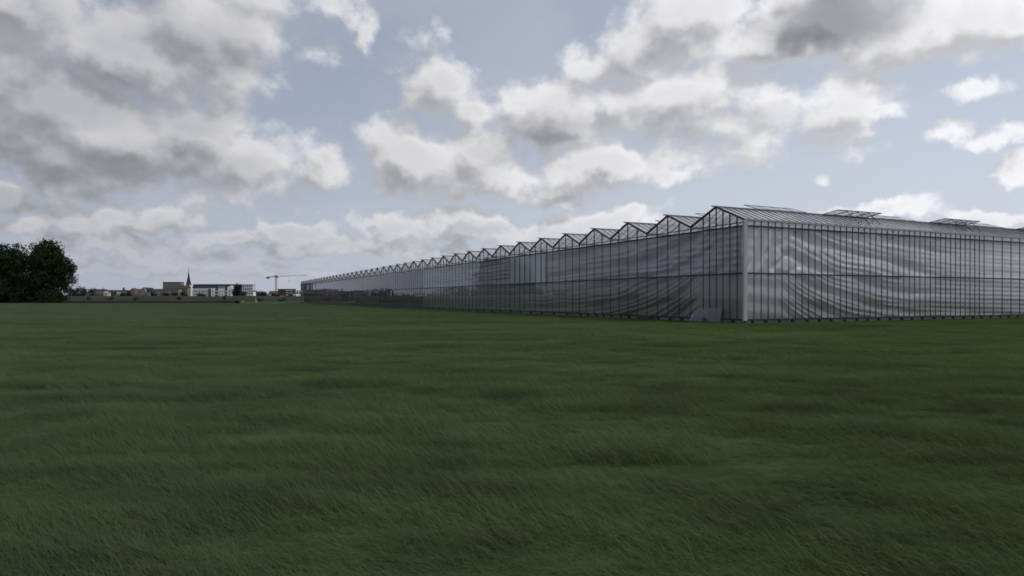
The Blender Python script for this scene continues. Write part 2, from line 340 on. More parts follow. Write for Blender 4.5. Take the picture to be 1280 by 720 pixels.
def vnoise(x, y, seed):
    tab = np.random.default_rng(seed).random((256, 256)); xi = np.floor(x).astype(int); yi = np.floor(y).astype(int); fx = x - xi; fy = y - yi
    fx = fx * fx * (3 - 2 * fx); fy = fy * fy * (3 - 2 * fy); g = lambda a, b: tab[a % 256, b % 256]
    return (g(xi, yi) * (1 - fx) + g(xi + 1, yi) * fx) * (1 - fy) + (g(xi, yi + 1) * (1 - fx) + g(xi + 1, yi + 1) * fx) * fy
def build_grass():
    V = []; Q = []; vid = []; NV = 8
    for k in range(NV):
        nb = 150
        for b in range(nb):
            r = .26 * math.sqrt(random.random()); t = random.random() * 6.283
            bx, by = r * math.cos(t) * 1.6, r * math.sin(t)
            L = random.uniform(.07, .19); lean = random.gauss(1.50, .28)
            hd = random.gauss(math.pi if k % 2 else math.pi * .99, .5)            # blown over, all roughly one way
            wd = random.uniform(.0014, .0030); dx, dy = math.cos(hd), math.sin(hd); px, py = -dy * wd, dx * wd
            base = len(V); n = 4; x, y, z = bx, by, -.01
            for i in range(n):
                f = i / (n - 1); wv = (1 - f * .85)
                tw = .6 * math.sin(f * 2 + b)
                V.append((x - px * wv, y - py * wv, z - wd * wv * tw)); V.append((x + px * wv, y + py * wv, z + wd * wv * tw)); vid += [k, k]
                an = lean * (.35 + .85 * f); st = L / (n - 1)
                x += dx * math.sin(an) * st; y += dy * math.sin(an) * st; z += math.cos(an) * st
            for i in range(n - 1): Q.append((base + 2*i, base + 2*i + 1, base + 2*i + 3, base + 2*i + 2))
    nt = len(V)
    P = []; SC = []; SZ = []
    for (y0, y1, dn, s, sz) in ((1.2, 6, 34, .85, .9), (6, 12, 26, 1.0, 1.0), (12, 24, 13, 1.4, 1.05), (24, 50, 5.5, 2.1, 1.15), (50, 110, 1.5, 3.8, 1.3), (110, 190, .45, 6.5, 1.5)):
        hw = 1.2; A = hw * (y1 * y1 - y0 * y0); n = int(A * dn)
        y = np.sqrt(rng.uniform(y0 * y0, y1 * y1, n)); x = rng.uniform(-1, 1, n) * hw * y
        keep = ~in_house(x, y, .35)
        x = x[keep]; y = y[keep]; n = len(x)
        # uneven sward: clumps and hollows
        h = 1 + 1.15 * (vnoise(x / 1.5, y / .8, 1) - .5) + .9 * (vnoise(x / .6, y / .32, 2) - .5) + .6 * (vnoise(x / 7, y / 4, 3) - .5); pit = np.clip((vnoise(x / 1.3 + 40, y / .7, 5) - .66) * 6, 0, 1) * np.clip(1.3 - y / 45, 0, 1); h = np.clip(h, .3, 1.9) * (1 - .72 * pit)
        dx, dy = x - GX, y - GY; gx_ = -(dx * math.cos(GA) + dy * math.sin(GA)); gy_ = dx * math.sin(GA) - dy * math.cos(GA)
        dh = np.maximum(gx_, gy_); h = h * np.clip(dh / 7, .22, 1)
        P.append(np.c_[x, y, np.zeros(n)]); SC.append(s * rng.uniform(.8, 1.25, n)); SZ.append(sz * h * rng.uniform(.7, 1.3, n))
    P = np.concatenate(P); SC = np.concatenate(SC); SZ = np.concatenate(SZ)
    me = bpy.data.meshes.new('grass'); n_all = nt + len(P)
    me.vertices.add(n_all); me.vertices.foreach_set('co', np.concatenate([np.array(V), P]).astype(np.float32).ravel())
    Q = np.array(Q, np.int32)
    me.loops.add(Q.size); me.loops.foreach_set('vertex_index', Q.ravel()); me.polygons.add(len(Q))
    me.polygons.foreach_set('loop_start', np.arange(0, Q.size, 4, dtype=np.int32)); me.polygons.foreach_set('loop_total', np.full(len(Q), 4, np.int32))
    me.update(calc_edges=True)
    def attr(n, typ, arr, key='value'):
        a = me.attributes.new(n, typ, 'POINT'); a.data.foreach_set(key, arr)
    np_ = len(P)
    attr('pt', 'BOOLEAN', np.concatenate([np.zeros(nt, bool), np.ones(np_, bool)]))
    attr('vid', 'INT', np.concatenate([np.array(vid, np.int32), rng.integers(0, NV, np_).astype(np.int32)]))
    sv = np.ones((n_all, 3), np.float32); sv[nt:, 0] = SC; sv[nt:, 1] = SC; sv[nt:, 2] = SZ
    attr('sc', 'FLOAT_VECTOR', sv.ravel(), 'vector')
    rv = np.zeros((n_all, 3), np.float32); rv[nt:, 2] = rng.normal(0, .22, np_); attr('rot', 'FLOAT_VECTOR', rv.ravel(), 'vector')
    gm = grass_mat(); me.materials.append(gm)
    o = bpy.data.objects.new('grass', me); COL.objects.link(o); tag(o, 'long dark green meadow grass blown flat across the field', 'grass', kind='stuff')
    ng = bpy.data.node_groups.new('scatter_grass', 'GeometryNodeTree')
    ng.interface.new_socket('Geometry', in_out='INPUT', socket_type='NodeSocketGeometry'); ng.interface.new_socket('Geometry', in_out='OUTPUT', socket_type='NodeSocketGeometry')
    G = NT(ng); gi = G.add('NodeGroupInput'); go = G.add('NodeGroupOutput')
    def na(n, t): a = G.add('GeometryNodeInputNamedAttribute', data_type=t); a.inputs[0].default_value = n; return a.outputs[0]
    sep = G.add('GeometryNodeSeparateGeometry', domain='POINT'); G.l.new(gi.outputs[0], sep.inputs[0]); G.l.new(na('pt', 'BOOLEAN'), sep.inputs[1])
    m2p = G.add('GeometryNodeMeshToPoints'); G.l.new(sep.outputs[0], m2p.inputs[0])
    spl = G.add('GeometryNodeSplitToInstances', domain='POINT'); G.l.new(sep.outputs[1], spl.inputs[0]); G.l.new(na('vid', 'INT'), spl.inputs['Group ID'])
    iop = G.add('GeometryNodeInstanceOnPoints'); G.l.new(m2p.outputs[0], iop.inputs['Points']); G.l.new(spl.outputs[0], iop.inputs['Instance'])
    iop.inputs['Pick Instance'].default_value = True; G.l.new(na('vid', 'INT'), iop.inputs['Instance Index'])
    er = G.add('FunctionNodeEulerToRotation'); G.l.new(na('rot', 'FLOAT_VECTOR'), er.inputs[0]); G.l.new(er.outputs[0], iop.inputs['Rotation'])
    G.l.new(na('sc', 'FLOAT_VECTOR'), iop.inputs['Scale'])
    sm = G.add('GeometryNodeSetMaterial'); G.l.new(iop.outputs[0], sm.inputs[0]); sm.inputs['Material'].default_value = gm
    G.l.new(sm.outputs[0], go.inputs[0])
    md = o.modifiers.new('scatter', 'NODES'); md.node_group = ng
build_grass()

# ------------------------------------------------------------------ greenhouse
W = 4.8; NB = 43; LEN = 62.0; GUT = 6.23; RID = 7.27; TR = 5.85; MR = 3.0; SL = .21; U = 4.61
gh = empty('greenhouse', (GX, GY, 0), GA, label='very long multi-span glass greenhouse with saw-tooth gables and creased white sheets hanging inside', cat='greenhouse')
def slope_z(y): t = (y % W) / W; return GUT + (RID - GUT) * (1 - abs(2 * t - 1))
def j(a=.004): return random.uniform(-a, a)
def tri_pane(mb, y0, y1):
    mb.poly([(j(), y0, TR + .05), (j(), y0, slope_z(y0 + 1e-6) - .02), (j(), y1, slope_z(y1 - 1e-6) - .02), (j(), y1, TR + .05)])
# left (gable) wall, one part for each span
for b in range(NB):
    y0 = b * W
    ys = [0, .6, 1.2, 1.8, 2.4, 3.0, 3.6, 4.8] if b == 0 else [0, 1.2, 2.4, 3.6, 4.8]
    f = MB()
    for t in ys[(1 if b == 0 else 0):-1] + ([4.8] if b == NB - 1 else []):
        y = y0 + t
        f.box(-.016, .03, y - .019, y + .019, SL + .03, TR - .05)
        top = slope_z(y + 1e-6) - .05
        if top > TR + .1: f.box(-.04, .04, y - .022, y + .022, TR + .05, top)
    # gable rafters
    for s in (0, 1):
        a = (-.02, y0 + s * W, GUT + .0); c = (-.02, y0 + W / 2, RID)
        f.bar(a, c, .09, .11, up=(0, 0, 1))
    # web of the gable truss just inside
    k = .5
    f.bar((.25, y0 + .06, GUT - .12), (.25, y0 + W - .06, GUT - .12), .06, .06)
    for q in range(4):
        ya = y0 + W * q / 4; yb = ya + W / 4
        if q % 2 == 0: f.bar((.25, ya + .05, GUT - .1), (.25, yb, slope_z(yb) - .12), .026)
        else: f.bar((.25, ya, slope_z(ya + 1e-5) - .12), (.25, yb - .05, GUT - .1), .026)
    fo = f.build('gable_bay', M_frame, gh)
    gm_ = MB()
    for a, c in zip(ys[:-1], ys[1:]):
        a += y0; c += y0
        o1, o2 = j(), j()
        gm_.poly([(o1, a, SL), (o1, a, MR), (o2, c, MR), (o2, c, SL)])
        o1, o2 = j(), j()
        gm_.poly([(o1, a, MR), (o1, a, TR), (o2, c, TR), (o2, c, MR)])
    gm_.build('wall_glass', M_wglass, fo)
    gg = MB()
    for a, c in zip(ys[:-1], ys[1:]): tri_pane(gg, y0 + a, y0 + c)
    gg.build('gable_glass', M_gglass, fo)
# right (side) wall
x = 0; sec = 0
xs_all = [0.2 + i * U / 8 for i in range(42)]
while xs_all[-1] < LEN - U / 4: xs_all.append(xs_all[-1] + U / 4)
nsec = 13
for s in range(nsec):
    lo, hi = s * LEN / nsec, (s + 1) * LEN / nsec
    xs = [q for q in xs_all if lo <= q < hi]
    nx = [q for q in xs_all if q >= hi][:1] or [LEN]
    f = MB()
    for q in xs:
        f.box(q - .017, q + .017, -.020, .03, SL + .03, TR - .05)
        f.box(q - .022, q + .022, -.03, .03, TR + .05, GUT - .06)
    fo = f.build('side_bay', M_frame, gh)
    gm_ = MB(); gg = MB(); e = xs + nx
    for a, c in zip(e[:-1], e[1:]):
        o1, o2 = j(.003), j(.003); gm_.poly([(a, o1, SL), (c, o2, SL), (c, o2, MR), (a, o1, MR)])
        o1, o2 = j(.003), j(.003); gm_.poly([(a, o1, MR), (c, o2, MR), (c, o2, TR), (a, o1, TR)])
        gg.poly([(a, 0, TR + .05), (c, 0, TR + .05), (c, 0, GUT - .06), (a, 0, GUT - .06)])
    gm_.build('wall_glass', M_wglass, fo); gg.build('strip_glass', M_sglass, fo)
# rails
YE = NB * W
for z, h, d in ((TR, .10, .045), (MR, .09, .04), (SL, .08, .06)):
    m_ = MB(); m_.box(-d, .03, .0, YE, z - h / 2, z + h / 2); m_.build('gable_wall_rail', M_frame, gh)
    m_ = MB(); m_.box(.0, LEN, -d, .03, z - h / 2, z + h / 2); m_.build('side_wall_rail', M_frame, gh)
# corner post: a folded pale steel cover
m_ = MB(); m_.box(-.10, .15, -.10, .0, SL - .06, GUT - .03); m_.box(-.10, .0, .002, .05, SL - .06, GUT - .03)
m_.build('corner_post', M_post, gh)
# roof
for b in range(NB):
    y0 = b * W; r = MB(); g2 = MB()
    step = U / 8 if b < 8 else (U / 4 if b < 20 else U / 2)
    xx = .1
    while xx < LEN:
        for s in (0, 1):
            r.bar((xx, y0 + s * W + (.06 if s == 0 else -.06), GUT + .03), (xx, y0 + W / 2, RID + .02), .030, .05)
        xx += step
    r.box(-.36, LEN, y0 + W / 2 - .045, y0 + W / 2 + .045, RID, RID + .07)
    ro = r.build('roof_span', M_roofbar, gh)
    for s in (0, 1):
        ya, yb = (y0 + .06, y0 + W / 2) if s == 0 else (y0 + W / 2, y0 + W - .06)
        za, zb = (GUT + .03, RID) if s == 0 else (RID, GUT + .03)
        n = 14
        for k in range(n):
            xa, xb = k * LEN / n, (k + 1) * LEN / n; o = j(.003)
            g2.poly([(xa, ya, za + o), (xb, ya, za - o), (xb, yb, zb - o), (xa, yb, zb + o)])
    g2.build('roof_glass', M_rglass, ro)
# gutters between the spans and along the side
for b in range(NB + 1):
    q = MB(); y = b * W
    if b == 0: q.box(-.02, LEN, -.11, .07, GUT - .055, GUT + .05)
    else:
        q.box(.03, LEN, y - .10, y + .10, GUT - .11, GUT - .07); q.box(.03, LEN, y - .10, y - .075, GUT - .07, GUT + .02); q.box(.03, LEN, y + .075, y + .10, GUT - .07, GUT + .02)
    q.build('gutter', M_gutter, gh)
# inner columns with lattice beams
for k in range(8):
    t = MB(); xk = 4.6 + k * 4.6 * (1 if k < 4 else 1.6)
    t.bar((xk, 0.3, 5.72), (xk, YE, 5.72), .07, .08); t.bar((xk, .3, 5.25), (xk, YE, 5.25), .07, .08)
    y = W
    while y < YE:
        t.box(xk - .05, xk + .05, y - .05, y + .05, 0.02, GUT - .12)
        for q in range(4): t.bar((xk, y - W + q * 1.2, 5.25 if q % 2 else 5.72), (xk, y - W + q * 1.2 + 1.2, 5.72 if q % 2 else 5.25), .03)
        y += W
    t.build('inner_truss', M_gutter, gh)
# roof vents: hinged at the ridge, alternately on the far and the near slope
def vent(yr, x0, x1, side):
    lift, run = .50, 1.28
    hy = yr - side * .05; fy = yr - side * run; hz_ = RID + (.03 if side > 0 else .085); fz = RID + (.20 if side > 0 else .50)
    f = MB()
    f.bar((x0, hy, hz_), (x1, hy, hz_), .045); f.bar((x0, fy, fz), (x1, fy, fz), .055, .05)
    n = 4
    for k in range(n + 1):
        xx = x0 + (x1 - x0) * k / n; f.bar((xx, hy, hz_), (xx, fy, fz), .035, .04)
    o = f.build('roof_vent', M_frame if side > 0 else M_roofbar, gh)
    g_ = MB(); g_.poly([(x0, hy, hz_ + .012), (x1, hy, hz_ + .012), (x1, fy, fz + .012), (x0, fy, fz + .012)]); g_.build('vent_glass', M_vglass, o)
    s = MB()
    for k in range(1, 4):
        xx = x0 + (x1 - x0) * k / 4
        ty = yr - side * 1.7; tz = RID - 1.7 / (W / 2) * (RID - GUT) + .05
        s.bar((xx - .45, ty, tz), (xx + .3, fy, fz), .028); s.bar((xx + .45, ty, tz), (xx - .3, fy, fz), .028)
    s.build('vent_strut', M_frame, o)
for b in range(9):
    for k in range(5):
        for a0, a1, sd in ((3.57, 8.06, -1), (9.43, 13.83, 1)):
            a0_, a1_ = a0 + k * 11.5, a1 + k * 11.5
            if a1_ < LEN: vent(b * W + W / 2, a0_, a1_, sd)

# hanging sheets with real folds
def sheet(name, side, s0, s1, z0, z1, m, fold, step=.06, off=.16):
    ns = int((s1 - s0) / step) + 1; nz_ = int((z1 - z0) / .045) + 1
    s = np.linspace(s0, s1, ns); z = np.linspace(z0, z1, nz_); SS, ZZ = np.meshgrid(s, z, indexing='ij')
    d = off + fold(SS, ZZ)
    d = off + (d - off) * 3.0; d -= min(0, d.min() - .03)
    if side == 'L': V = np.c_[d.ravel(), SS.ravel(), ZZ.ravel()]
    else: V = np.c_[SS.ravel(), d.ravel(), ZZ.ravel()]
    i = np.arange(ns - 1)[:, None] * nz_ + np.arange(nz_ - 1)[None, :]; i = i.ravel()
    Q = np.c_[i, i + nz_, i + nz_ + 1, i + 1]
    return np_mesh(name, V, Q, m, gh, smooth=True)
def wob(s, z, k, a):
    return a * (np.sin(s * 1.3 * k + 2.1 * np.sin(z * .9 + k)) + .6 * np.sin(s * 2.9 * k - z * 1.7) + .4 * np.sin(z * 3.1 + s * .7 * k))
def ridge(ph, sharp=2.0):                       # folds: broad valleys with sharper crests
    q = .5 + .5 * np.sin(ph); return q ** sharp - .4
def env(s, z, a, b): return .35 + .65 * np.clip(.5 + .5 * np.sin(s * .55 + a + 1.5 * np.sin(z * .8 + b)) + .3 * np.sin(s * 1.4 + z + b), 0, 1.2)
def fold_R_up(s, z):
    ph = (z - (TR + .3)) + 5.2 * (1 - np.exp(-s / 7.5)) + wob(s, z, .3, .06)
    amp = .115 * np.clip((s - 2.0) / 4, 0, 1) * np.exp(-np.clip(s - 14, 0, None) / 6)
    d = 1.25 * amp * env(s, z, 0, 1) * ridge(ph * 3.9 + .8 * np.sin(s * .4), 3.2) + amp * .22 * env(s, z, 2, 4) * ridge(ph * 15 + np.sin(s), 1.5)
    # vertical drape close to the corner
    c = np.exp(-((s - 1.6) / 1.5) ** 2); u = (s - .2) + (TR - z) * .42
    d += .13 * c * ridge(u * 5.2 + .8 * np.sin(z * 1.1), 1.8)
    c2 = np.exp(-((s - 3.2) / 1.6) ** 2) * np.clip((TR - z) / 2, 0, 1); d += .05 * c2 * ridge((s * .8 - z * 1.4) * 4, 2)
    return d + .004 * np.sin(z * 21 + s * .35) * np.clip((s - 12) / 6, 0, 1) + .005 * np.sin(z * 9 + .3 * s)
def fold_R_lo(s, z):
    ph = (z - MR) + 4.3 * (1 - np.exp(-np.clip(s - 2.2, -1, None) / 4.8)) + wob(s, z, .3, .05)
    amp = .13 * np.clip((s - 3.0) / 3, 0, 1) * np.exp(-np.clip(s - 12, 0, None) / 5)
    d = 1.2 * amp * env(s, z, 1, 3) * ridge(ph * 4.6 + .7 * np.sin(s * .5), 3.2) + amp * .3 * env(s, z, 4, 0) * ridge(ph * 19 + .8 * np.sin(s), 1.5)
    return d + .010 * np.sin(z * 19 + s * .3) * np.clip((s - 10) / 5, 0, 1) + .010 * np.sin(z * 6 + s * .5)
def fold_L_up(s, z):
    ph = (z - TR) + 4.3 * (1 - np.exp(-s / 6.5)) + wob(s, z, .3, .06)
    amp = .115 * np.clip((s - 1.0) / 3, 0, 1) * (.30 + .70 * np.exp(-np.clip(s - 14, 0, None) / 7))
    d = 1.25 * amp * env(s, z, 3, 2) * ridge(ph * 4.0, 3.2) + amp * .22 * env(s, z, 1, 5) * ridge(ph * 14 + np.sin(s), 1.5)
    d += .10 * np.exp(-((z - 3.35) / .28) ** 2) * np.exp(-((s - 17) / 9) ** 2) * ridge((z + s * .035) * 16, 1.5)
    c = np.exp(-((s - .9) / .8) ** 2); d += .14 * c * ridge(((s - .2) - (TR - z) * .15) * 6.5 + .5, 2)
    return d + .008 * np.sin(z * 15 + s * .3)
def fold_L_lo(s, z):
    ph = (z - MR) + 4.2 * (1 - np.exp(-np.clip(s - 3.6, -1, None) / 6.0)) + wob(s, z, .3, .05)
    amp = .12 * np.clip((s - 4.0) / 2.5, 0, 1) * (.12 + .88 * np.exp(-np.clip(s - 13, 0, None) / 4))
    return 1.2 * amp * env(s, z, 5, 2) * ridge(ph * 4.6, 3.2) + amp * .3 * ridge(ph * 17 + np.sin(s), 1.5) + .008 * np.sin(s * 2.2)
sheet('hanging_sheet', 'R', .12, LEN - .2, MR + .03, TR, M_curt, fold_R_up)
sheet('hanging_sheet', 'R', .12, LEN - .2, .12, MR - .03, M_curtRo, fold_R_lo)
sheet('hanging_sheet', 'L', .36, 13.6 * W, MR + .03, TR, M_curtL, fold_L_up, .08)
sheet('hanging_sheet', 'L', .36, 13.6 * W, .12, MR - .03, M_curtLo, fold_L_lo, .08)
q = sheet('hanging_sheet', 'L', 5.35 * W, 7.05 * W, MR + .03, TR - .02, M_curt2, lambda s, z: .004 * np.sin(s * 2), .3, off=.06)
q['label'] = 'brighter smooth sheet hung close behind the glass'
q = sheet('hanging_sheet', 'L', 13.62 * W, YE - .3, .12, TR, M_dark, lambda s, z: .02 * np.sin(s * 3 + z), .4, off=.9)  # added sheet, takes the place of the dim interior behind the far panes
q['label'] = 'dark backing added behind the far part of the wall for the unlit interior'
# far walls, floor, plinth
q = MB(); q.box(LEN, LEN + .06, .05, YE, .1, GUT - .1); q.build('rear_wall', M_curt, gh)
q = MB(); q.box(.05, LEN, YE + .02, YE + .08, .1, GUT - .1); q.build('end_wall', M_curt, gh)
q = MB(); q.poly([(.1, .1, .035), (LEN, .1, .035), (LEN, YE, .035), (.1, YE, .035)]); q.build('floor', M_floor, gh)
q = MB(); q.box(.02, .14, .15, YE, 0, SL - .05); q.build('plinth', M_base, gh)
q = MB(); q.box(.15, LEN, .02, .14, 0, SL - .05); q.build('plinth', M_base, gh)
for k in range(56):
    y = .95 + k * 1.2 * (2 if k > 14 else 1) - (18 if k > 14 else 0) + j(.1)
    q = MB(); h = random.uniform(.06, .11); q.box(-.10, .018, y - h, y + h, 0, SL - .045); q.build('foundation_post', M_frame, gh)
for k in range(34):
    xk = .55 + k * 1.15 + j(.1)
    q = MB(); h = random.uniform(.05, .10); q.box(xk - h, xk + h, -.10, .018, 0, SL - .045); q.build('foundation_post', M_frame, gh)

def ghp(x, y, z=0):
    return (GX + x * math.cos(GA) - y * math.sin(GA), GY + x * math.sin(GA) + y * math.cos(GA), z)
# pale plastic sheet leaning on the foot of the wall
M_plas = glass_mat('milky_plastic', (.80, .84, .92), 1.0, film=.55, filmcol=(.20, .225, .29), rough=.2)
s_ = MB(); n = 14
for i in range(n):
    t = i / (n - 1); y = 1.75 + 2.95 * t
    top = .86 if t < .72 else .86 - (t - .72) / .28 * .7
    s_.v += [(-.26 - .04 * math.sin(9 * t), y, 0.01), (-.22 + .05 * math.sin(11 * t), y, top * .5), (-.12, y + .10 * math.sin(8 * t), top + .06 * math.sin(17 * t))]
for i in range(n - 1):
    for k in range(2): a = 3 * i + k; s_.f.append((a, a + 3, a + 4, a + 1))
o = s_.build('plastic_sheet', M_plas, smooth=True); o.location = (GX, GY, 0); o.rotation_euler = (0, 0, GA)
tag(o, 'pale blue plastic sheet leaning against the foot of the greenhouse wall', 'plastic sheet')
# low reddish crate by the wall
cr = MB(); cr.box(-.7, .7, -.2, .2, .03, .06)
for yy in (-.2, .18): cr.box(-.7, .7, yy, yy + .02, .065, .13); cr.box(-.7, .7, yy, yy + .02, .15, .22)
for xx in (-.68, .66): cr.box(xx, xx + .02, -.178, .178, .065, .22)
o = cr.build('crate', mat('reddish_crate', (.07, .042, .038), .6)); o.location = ghp(-.4, 9.3); o.rotation_euler = (0, 0, GA + math.pi / 2)
tag(o, 'low reddish-brown crate lying on the grass along the greenhouse foot', 'crate')

# ------------------------------------------------------------------ trees
def leaf_mat(name, c0, c1):
    m = bpy.data.materials.new(name); m.use_nodes = True; N = NT(m.node_tree); N.n.clear()
    o = N.add('ShaderNodeOutputMaterial'); t = N.add('ShaderNodeTexCoord').outputs['Object']
    c = N.mix(N.ss(N.noise(t, .45, 4, .65), .35, .65), c0, c1)
    df = N.add('ShaderNodeBsdfDiffuse'); tl = N.add('ShaderNodeBsdfTranslucent'); N.l.new(c, df.inputs[0]); N.l.new(c, tl.inputs[0])
    h = N.add('ShaderNodeMixShader'); h.inputs[0].default_value = .25; N.l.new(df.outputs[0], h.inputs[1]); N.l.new(tl.outputs[0], h.inputs[2])
    N.l.new(h.outputs[0], o.inputs[0]); return m
M_bark = mat('bark', (.035, .030, .026), .9, .2, 3, .1)
M_leaf = leaf_mat('dark_broadleaf', (.018, .028, .015), (.056, .076, .036))
M_leaff = leaf_mat('distant_foliage', (.035, .042, .040), (.055, .062, .052))  # leaf colour lightened and greyed to carry the haze
M_leafb = leaf_mat('bush_foliage', (.025, .032, .018), (.050, .056, .030))
def crown_mesh(lobes, n, size, m, name, parent):
    L = np.array(lobes, float); vol = L[:, 3] * L[:, 4] * L[:, 5]; pr = vol ** .8; pr /= pr.sum()
    # clumps of leaves around each lobe's shell, plus some inside
    nc = max(8, n // 22); k = rng.choice(len(L), nc, p=pr); u = rng.normal(size=(nc, 3)); u /= np.linalg.norm(u, axis=1)[:, None]
    rad = np.where(rng.random(nc) < .75, rng.uniform(.82, 1.06, nc), rng.uniform(.3, .85, nc))
    cl = L[k, :3] + u * L[k, 3:6] * rad[:, None]
    ci = rng.integers(0, nc, n); P = cl[ci] + rng.normal(size=(n, 3)) * size * 1.35
    a = rng.normal(size=(n, 3)); a /= np.linalg.norm(a, axis=1)[:, None]; b = np.cross(a, rng.normal(size=(n, 3))); b /= np.linalg.norm(b, axis=1)[:, None]
    s = size * rng.uniform(.5, 1.15, n)[:, None]; a *= s; b *= s * .7
    V = np.stack([P - a, P - b * .9, P + a, P + b], 1).reshape(-1, 3); V[:, 2] = np.maximum(V[:, 2], .02)
    return np_mesh(name, V, np.arange(4 * n).reshape(-1, 4), m, parent)
def tree(name, label, loc, h, wd, lobes_n=16, n=9000, size=.42, m=None, low=.18, cat='tree', group=None, seed=0, shape=None):
    rs = random.Random(seed); r = empty(name, loc, label=label, cat=cat, group=group)
    lobes = []
    for i in range(lobes_n):
        f = (i + .5) / lobes_n; zc = h * (low + .1 + (0.86 - low - .1) * f)
        rr = wd / 2 * math.sin(math.pi * min(.98, .25 + .62 * f)) ** .6 * .62
        t = i * 2.4 + rs.uniform(-.4, .4); rad = rr * math.sqrt(rs.random()) * (1.0 if f < .85 else .4)
        s = wd * rs.uniform(.17, .27)
        lobes.append((math.cos(t) * rad, math.sin(t) * rad, zc, s, s, min(s * rs.uniform(.7, 1.0), h - zc)))
    if shape: lobes += shape
    t = MB(); t.cone((0, 0, 0), (0.1, 0, h * .38), wd * .035, wd * .025); t.cone((0.1, 0, h * .37), (0, .1, h * .8), wd * .025, wd * .008)
    for i in range(6):
        L = lobes[rs.randrange(len(lobes))]; t.cone((0.05, 0, h * rs.uniform(.25, .45)), (L[0] * .8, L[1] * .8, L[2]), wd * .014, wd * .004, 6)
    t.build('trunk', M_bark, r, smooth=True)
    crown_mesh(lobes, n, size, m or M_leaf, 'crown', r)
    return r
def shrub(name, label, loc, h, wd, n=1500, size=.22, m=None, group=None, seed=0, dp=None, cat='shrub'):
    rs = random.Random(seed); r = empty(name, loc, label=label, cat=cat, group=group); lobes = []; dp = dp or wd
    for i in range(7):
        s = rs.uniform(.28, .42); lobes.append((rs.uniform(-.28, .28) * wd, rs.uniform(-.28, .28) * dp, h * rs.uniform(.35, .62), wd * s * .8, dp * s * .8, h * .38))
    t = MB()
    for i in range(3): t.cone((rs.uniform(-.1, .1), 0, 0), (lobes[i][0], lobes[i][1], h * .5), .05 * h ** .5, .02, 5)
    t.build('stem', M_bark, r); crown_mesh(lobes, n, size, m or M_leafb, 'foliage', r)
    return r
Z = 198
tree('broadleaf_tree', 'tall dark broadleaf tree with a rounded stepped crown at the left field edge', (WX(60, Z), Z, 0), WZ(301.5, Z), 14.5, 24, 30000, .30, low=.10, seed=3,
     shape=[(WX(82, Z) - WX(60, Z), 0, WZ(337, Z), 2.6, 2.6, 2.4), (WX(80, Z) - WX(60, Z), 0, WZ(349, Z), 3.0, 3, 2.2), (1.5, 0, WZ(308, Z), 2.6, 2.6, 1.8), (-4, 0, WZ(345, Z), 4, 3, 4), (-4.5, 1, WZ(322, Z), 3.2, 3, 3), (-4.8, 1, WZ(334, Z), 3.2, 3, 3), (-2.2, 0, WZ(312, Z), 2.6, 3, 2.2), (2, 0, WZ(330, Z), 4, 3.5, 4)])
tree('broadleaf_tree', 'slightly lower dark broadleaf tree cut by the left picture edge', (WX(14, Z), Z - 4, 0), WZ(308, Z), 18, 24, 30000, .30, low=.10, seed=5,
     shape=[(WX(28, Z) - WX(14, Z), 0, WZ(316, Z), 4, 3, 2.4), (WX(20, Z) - WX(14, Z), 0, WZ(352, Z), 5, 3, 4), (5, 0, WZ(365, Z), 4, 3, 2.5), (4.6, 0, WZ(325, Z), 3, 3, 3), (5.4, 0, WZ(345, Z), 3, 3, 4)])
shrub('shrub', 'dark undergrowth bush between the trunks of the two tall trees', (WX(36, 194), 194, 0), 5.2, 9, 3500, .3, M_leaf, seed=1)
shrub('shrub', 'rounded green bush at the right foot of the tall tree', (WX(62, 193), 193, 0), 4.2, 8, 3500, .28, seed=2)
shrub('shrub', 'low olive bush where the undergrowth meets the grass bank', (WX(75, 195), 195, 0), 2.6, 4.5, 1800, .25, seed=3)
shrub('shrub', 'dark low bush under the tree at the left picture edge', (WX(6, 194), 194, 0), 3.0, 7, 2200, .28, M_leaf, seed=4)

# ------------------------------------------------------------------ ditch edge, grass bank, little things along it
def strip(name, prof, x0, x1, m, n=60, amp=.1):
    P = len(prof); V = []; Qs = []
    for i in range(n + 1):
        x = x0 + (x1 - x0) * i / n; a = amp * (math.sin(x * .21) + .6 * math.sin(x * .67 + 1))
        for k, (y, z) in enumerate(prof): V.append((x, y, z + (a if 0 < k < P - 1 else 0)))
    for i in range(n):
        for k in range(P - 1): q = i * P + k; Qs.append((q, q + P, q + P + 1, q + 1))
    o = np_mesh(name, V, Qs, m, smooth=True); return tag(o, kind='structure')
strip('ditch_edge', [(192.5, -.02), (192.9, .68), (195.0, .86), (195.9, -.02)], -330, WX(296, 194), mat('dark_ditch_soil', (.016, .018, .022), .9, .2, .5), amp=.03)
strip('grass_bank', [(256, -.05), (262, 1.5), (267, 2.35), (274, 2.5), (284, -.05)], -420, 240, mat('rough_bank_grass', (.044, .050, .030), .95, .28, .35, .1, bump=.6, bscale=2, stretch=(.3, 1, 1)), n=160, amp=.10)
strip('field_margin', [(228, -.02), (240, .45), (250, .50), (257, -.02)], WX(296, 230), -74, mat('margin_grass', (.042, .060, .030), .95, .2, .3, .1), amp=.03)
for px, py, Zb, h, wd, lb in ((112, 0, 258, 1.1, 1.6, 'small dark bush on the bank near the left trees'), (138, 0, 258, 1.3, 2.2, 'dark bush on the bank below the chimney'), (170, 0, 258, 1.2, 2.4, 'wide low bush on the bank below the pink houses'),
        (224, 0, 258, 1.7, 1.8, 'dark round bush on the bank left of the church'), (281, 0, 258, 1.9, 1.6, 'upright dark bush on the bank before the white apartments'), (325, 0, 240, 1.5, 2.0, 'dark bush beside the white marker post'), (354, 0, 240, 1.7, 3.4, 'wide grey-green bush in the margin left of the greenhouse end')):
    shrub('bank_shrub', lb, (WX(px, Zb), Zb, .8 if Zb > 250 else .2), h, wd, 260, .16, group='bushes along the grass bank', seed=int(px))
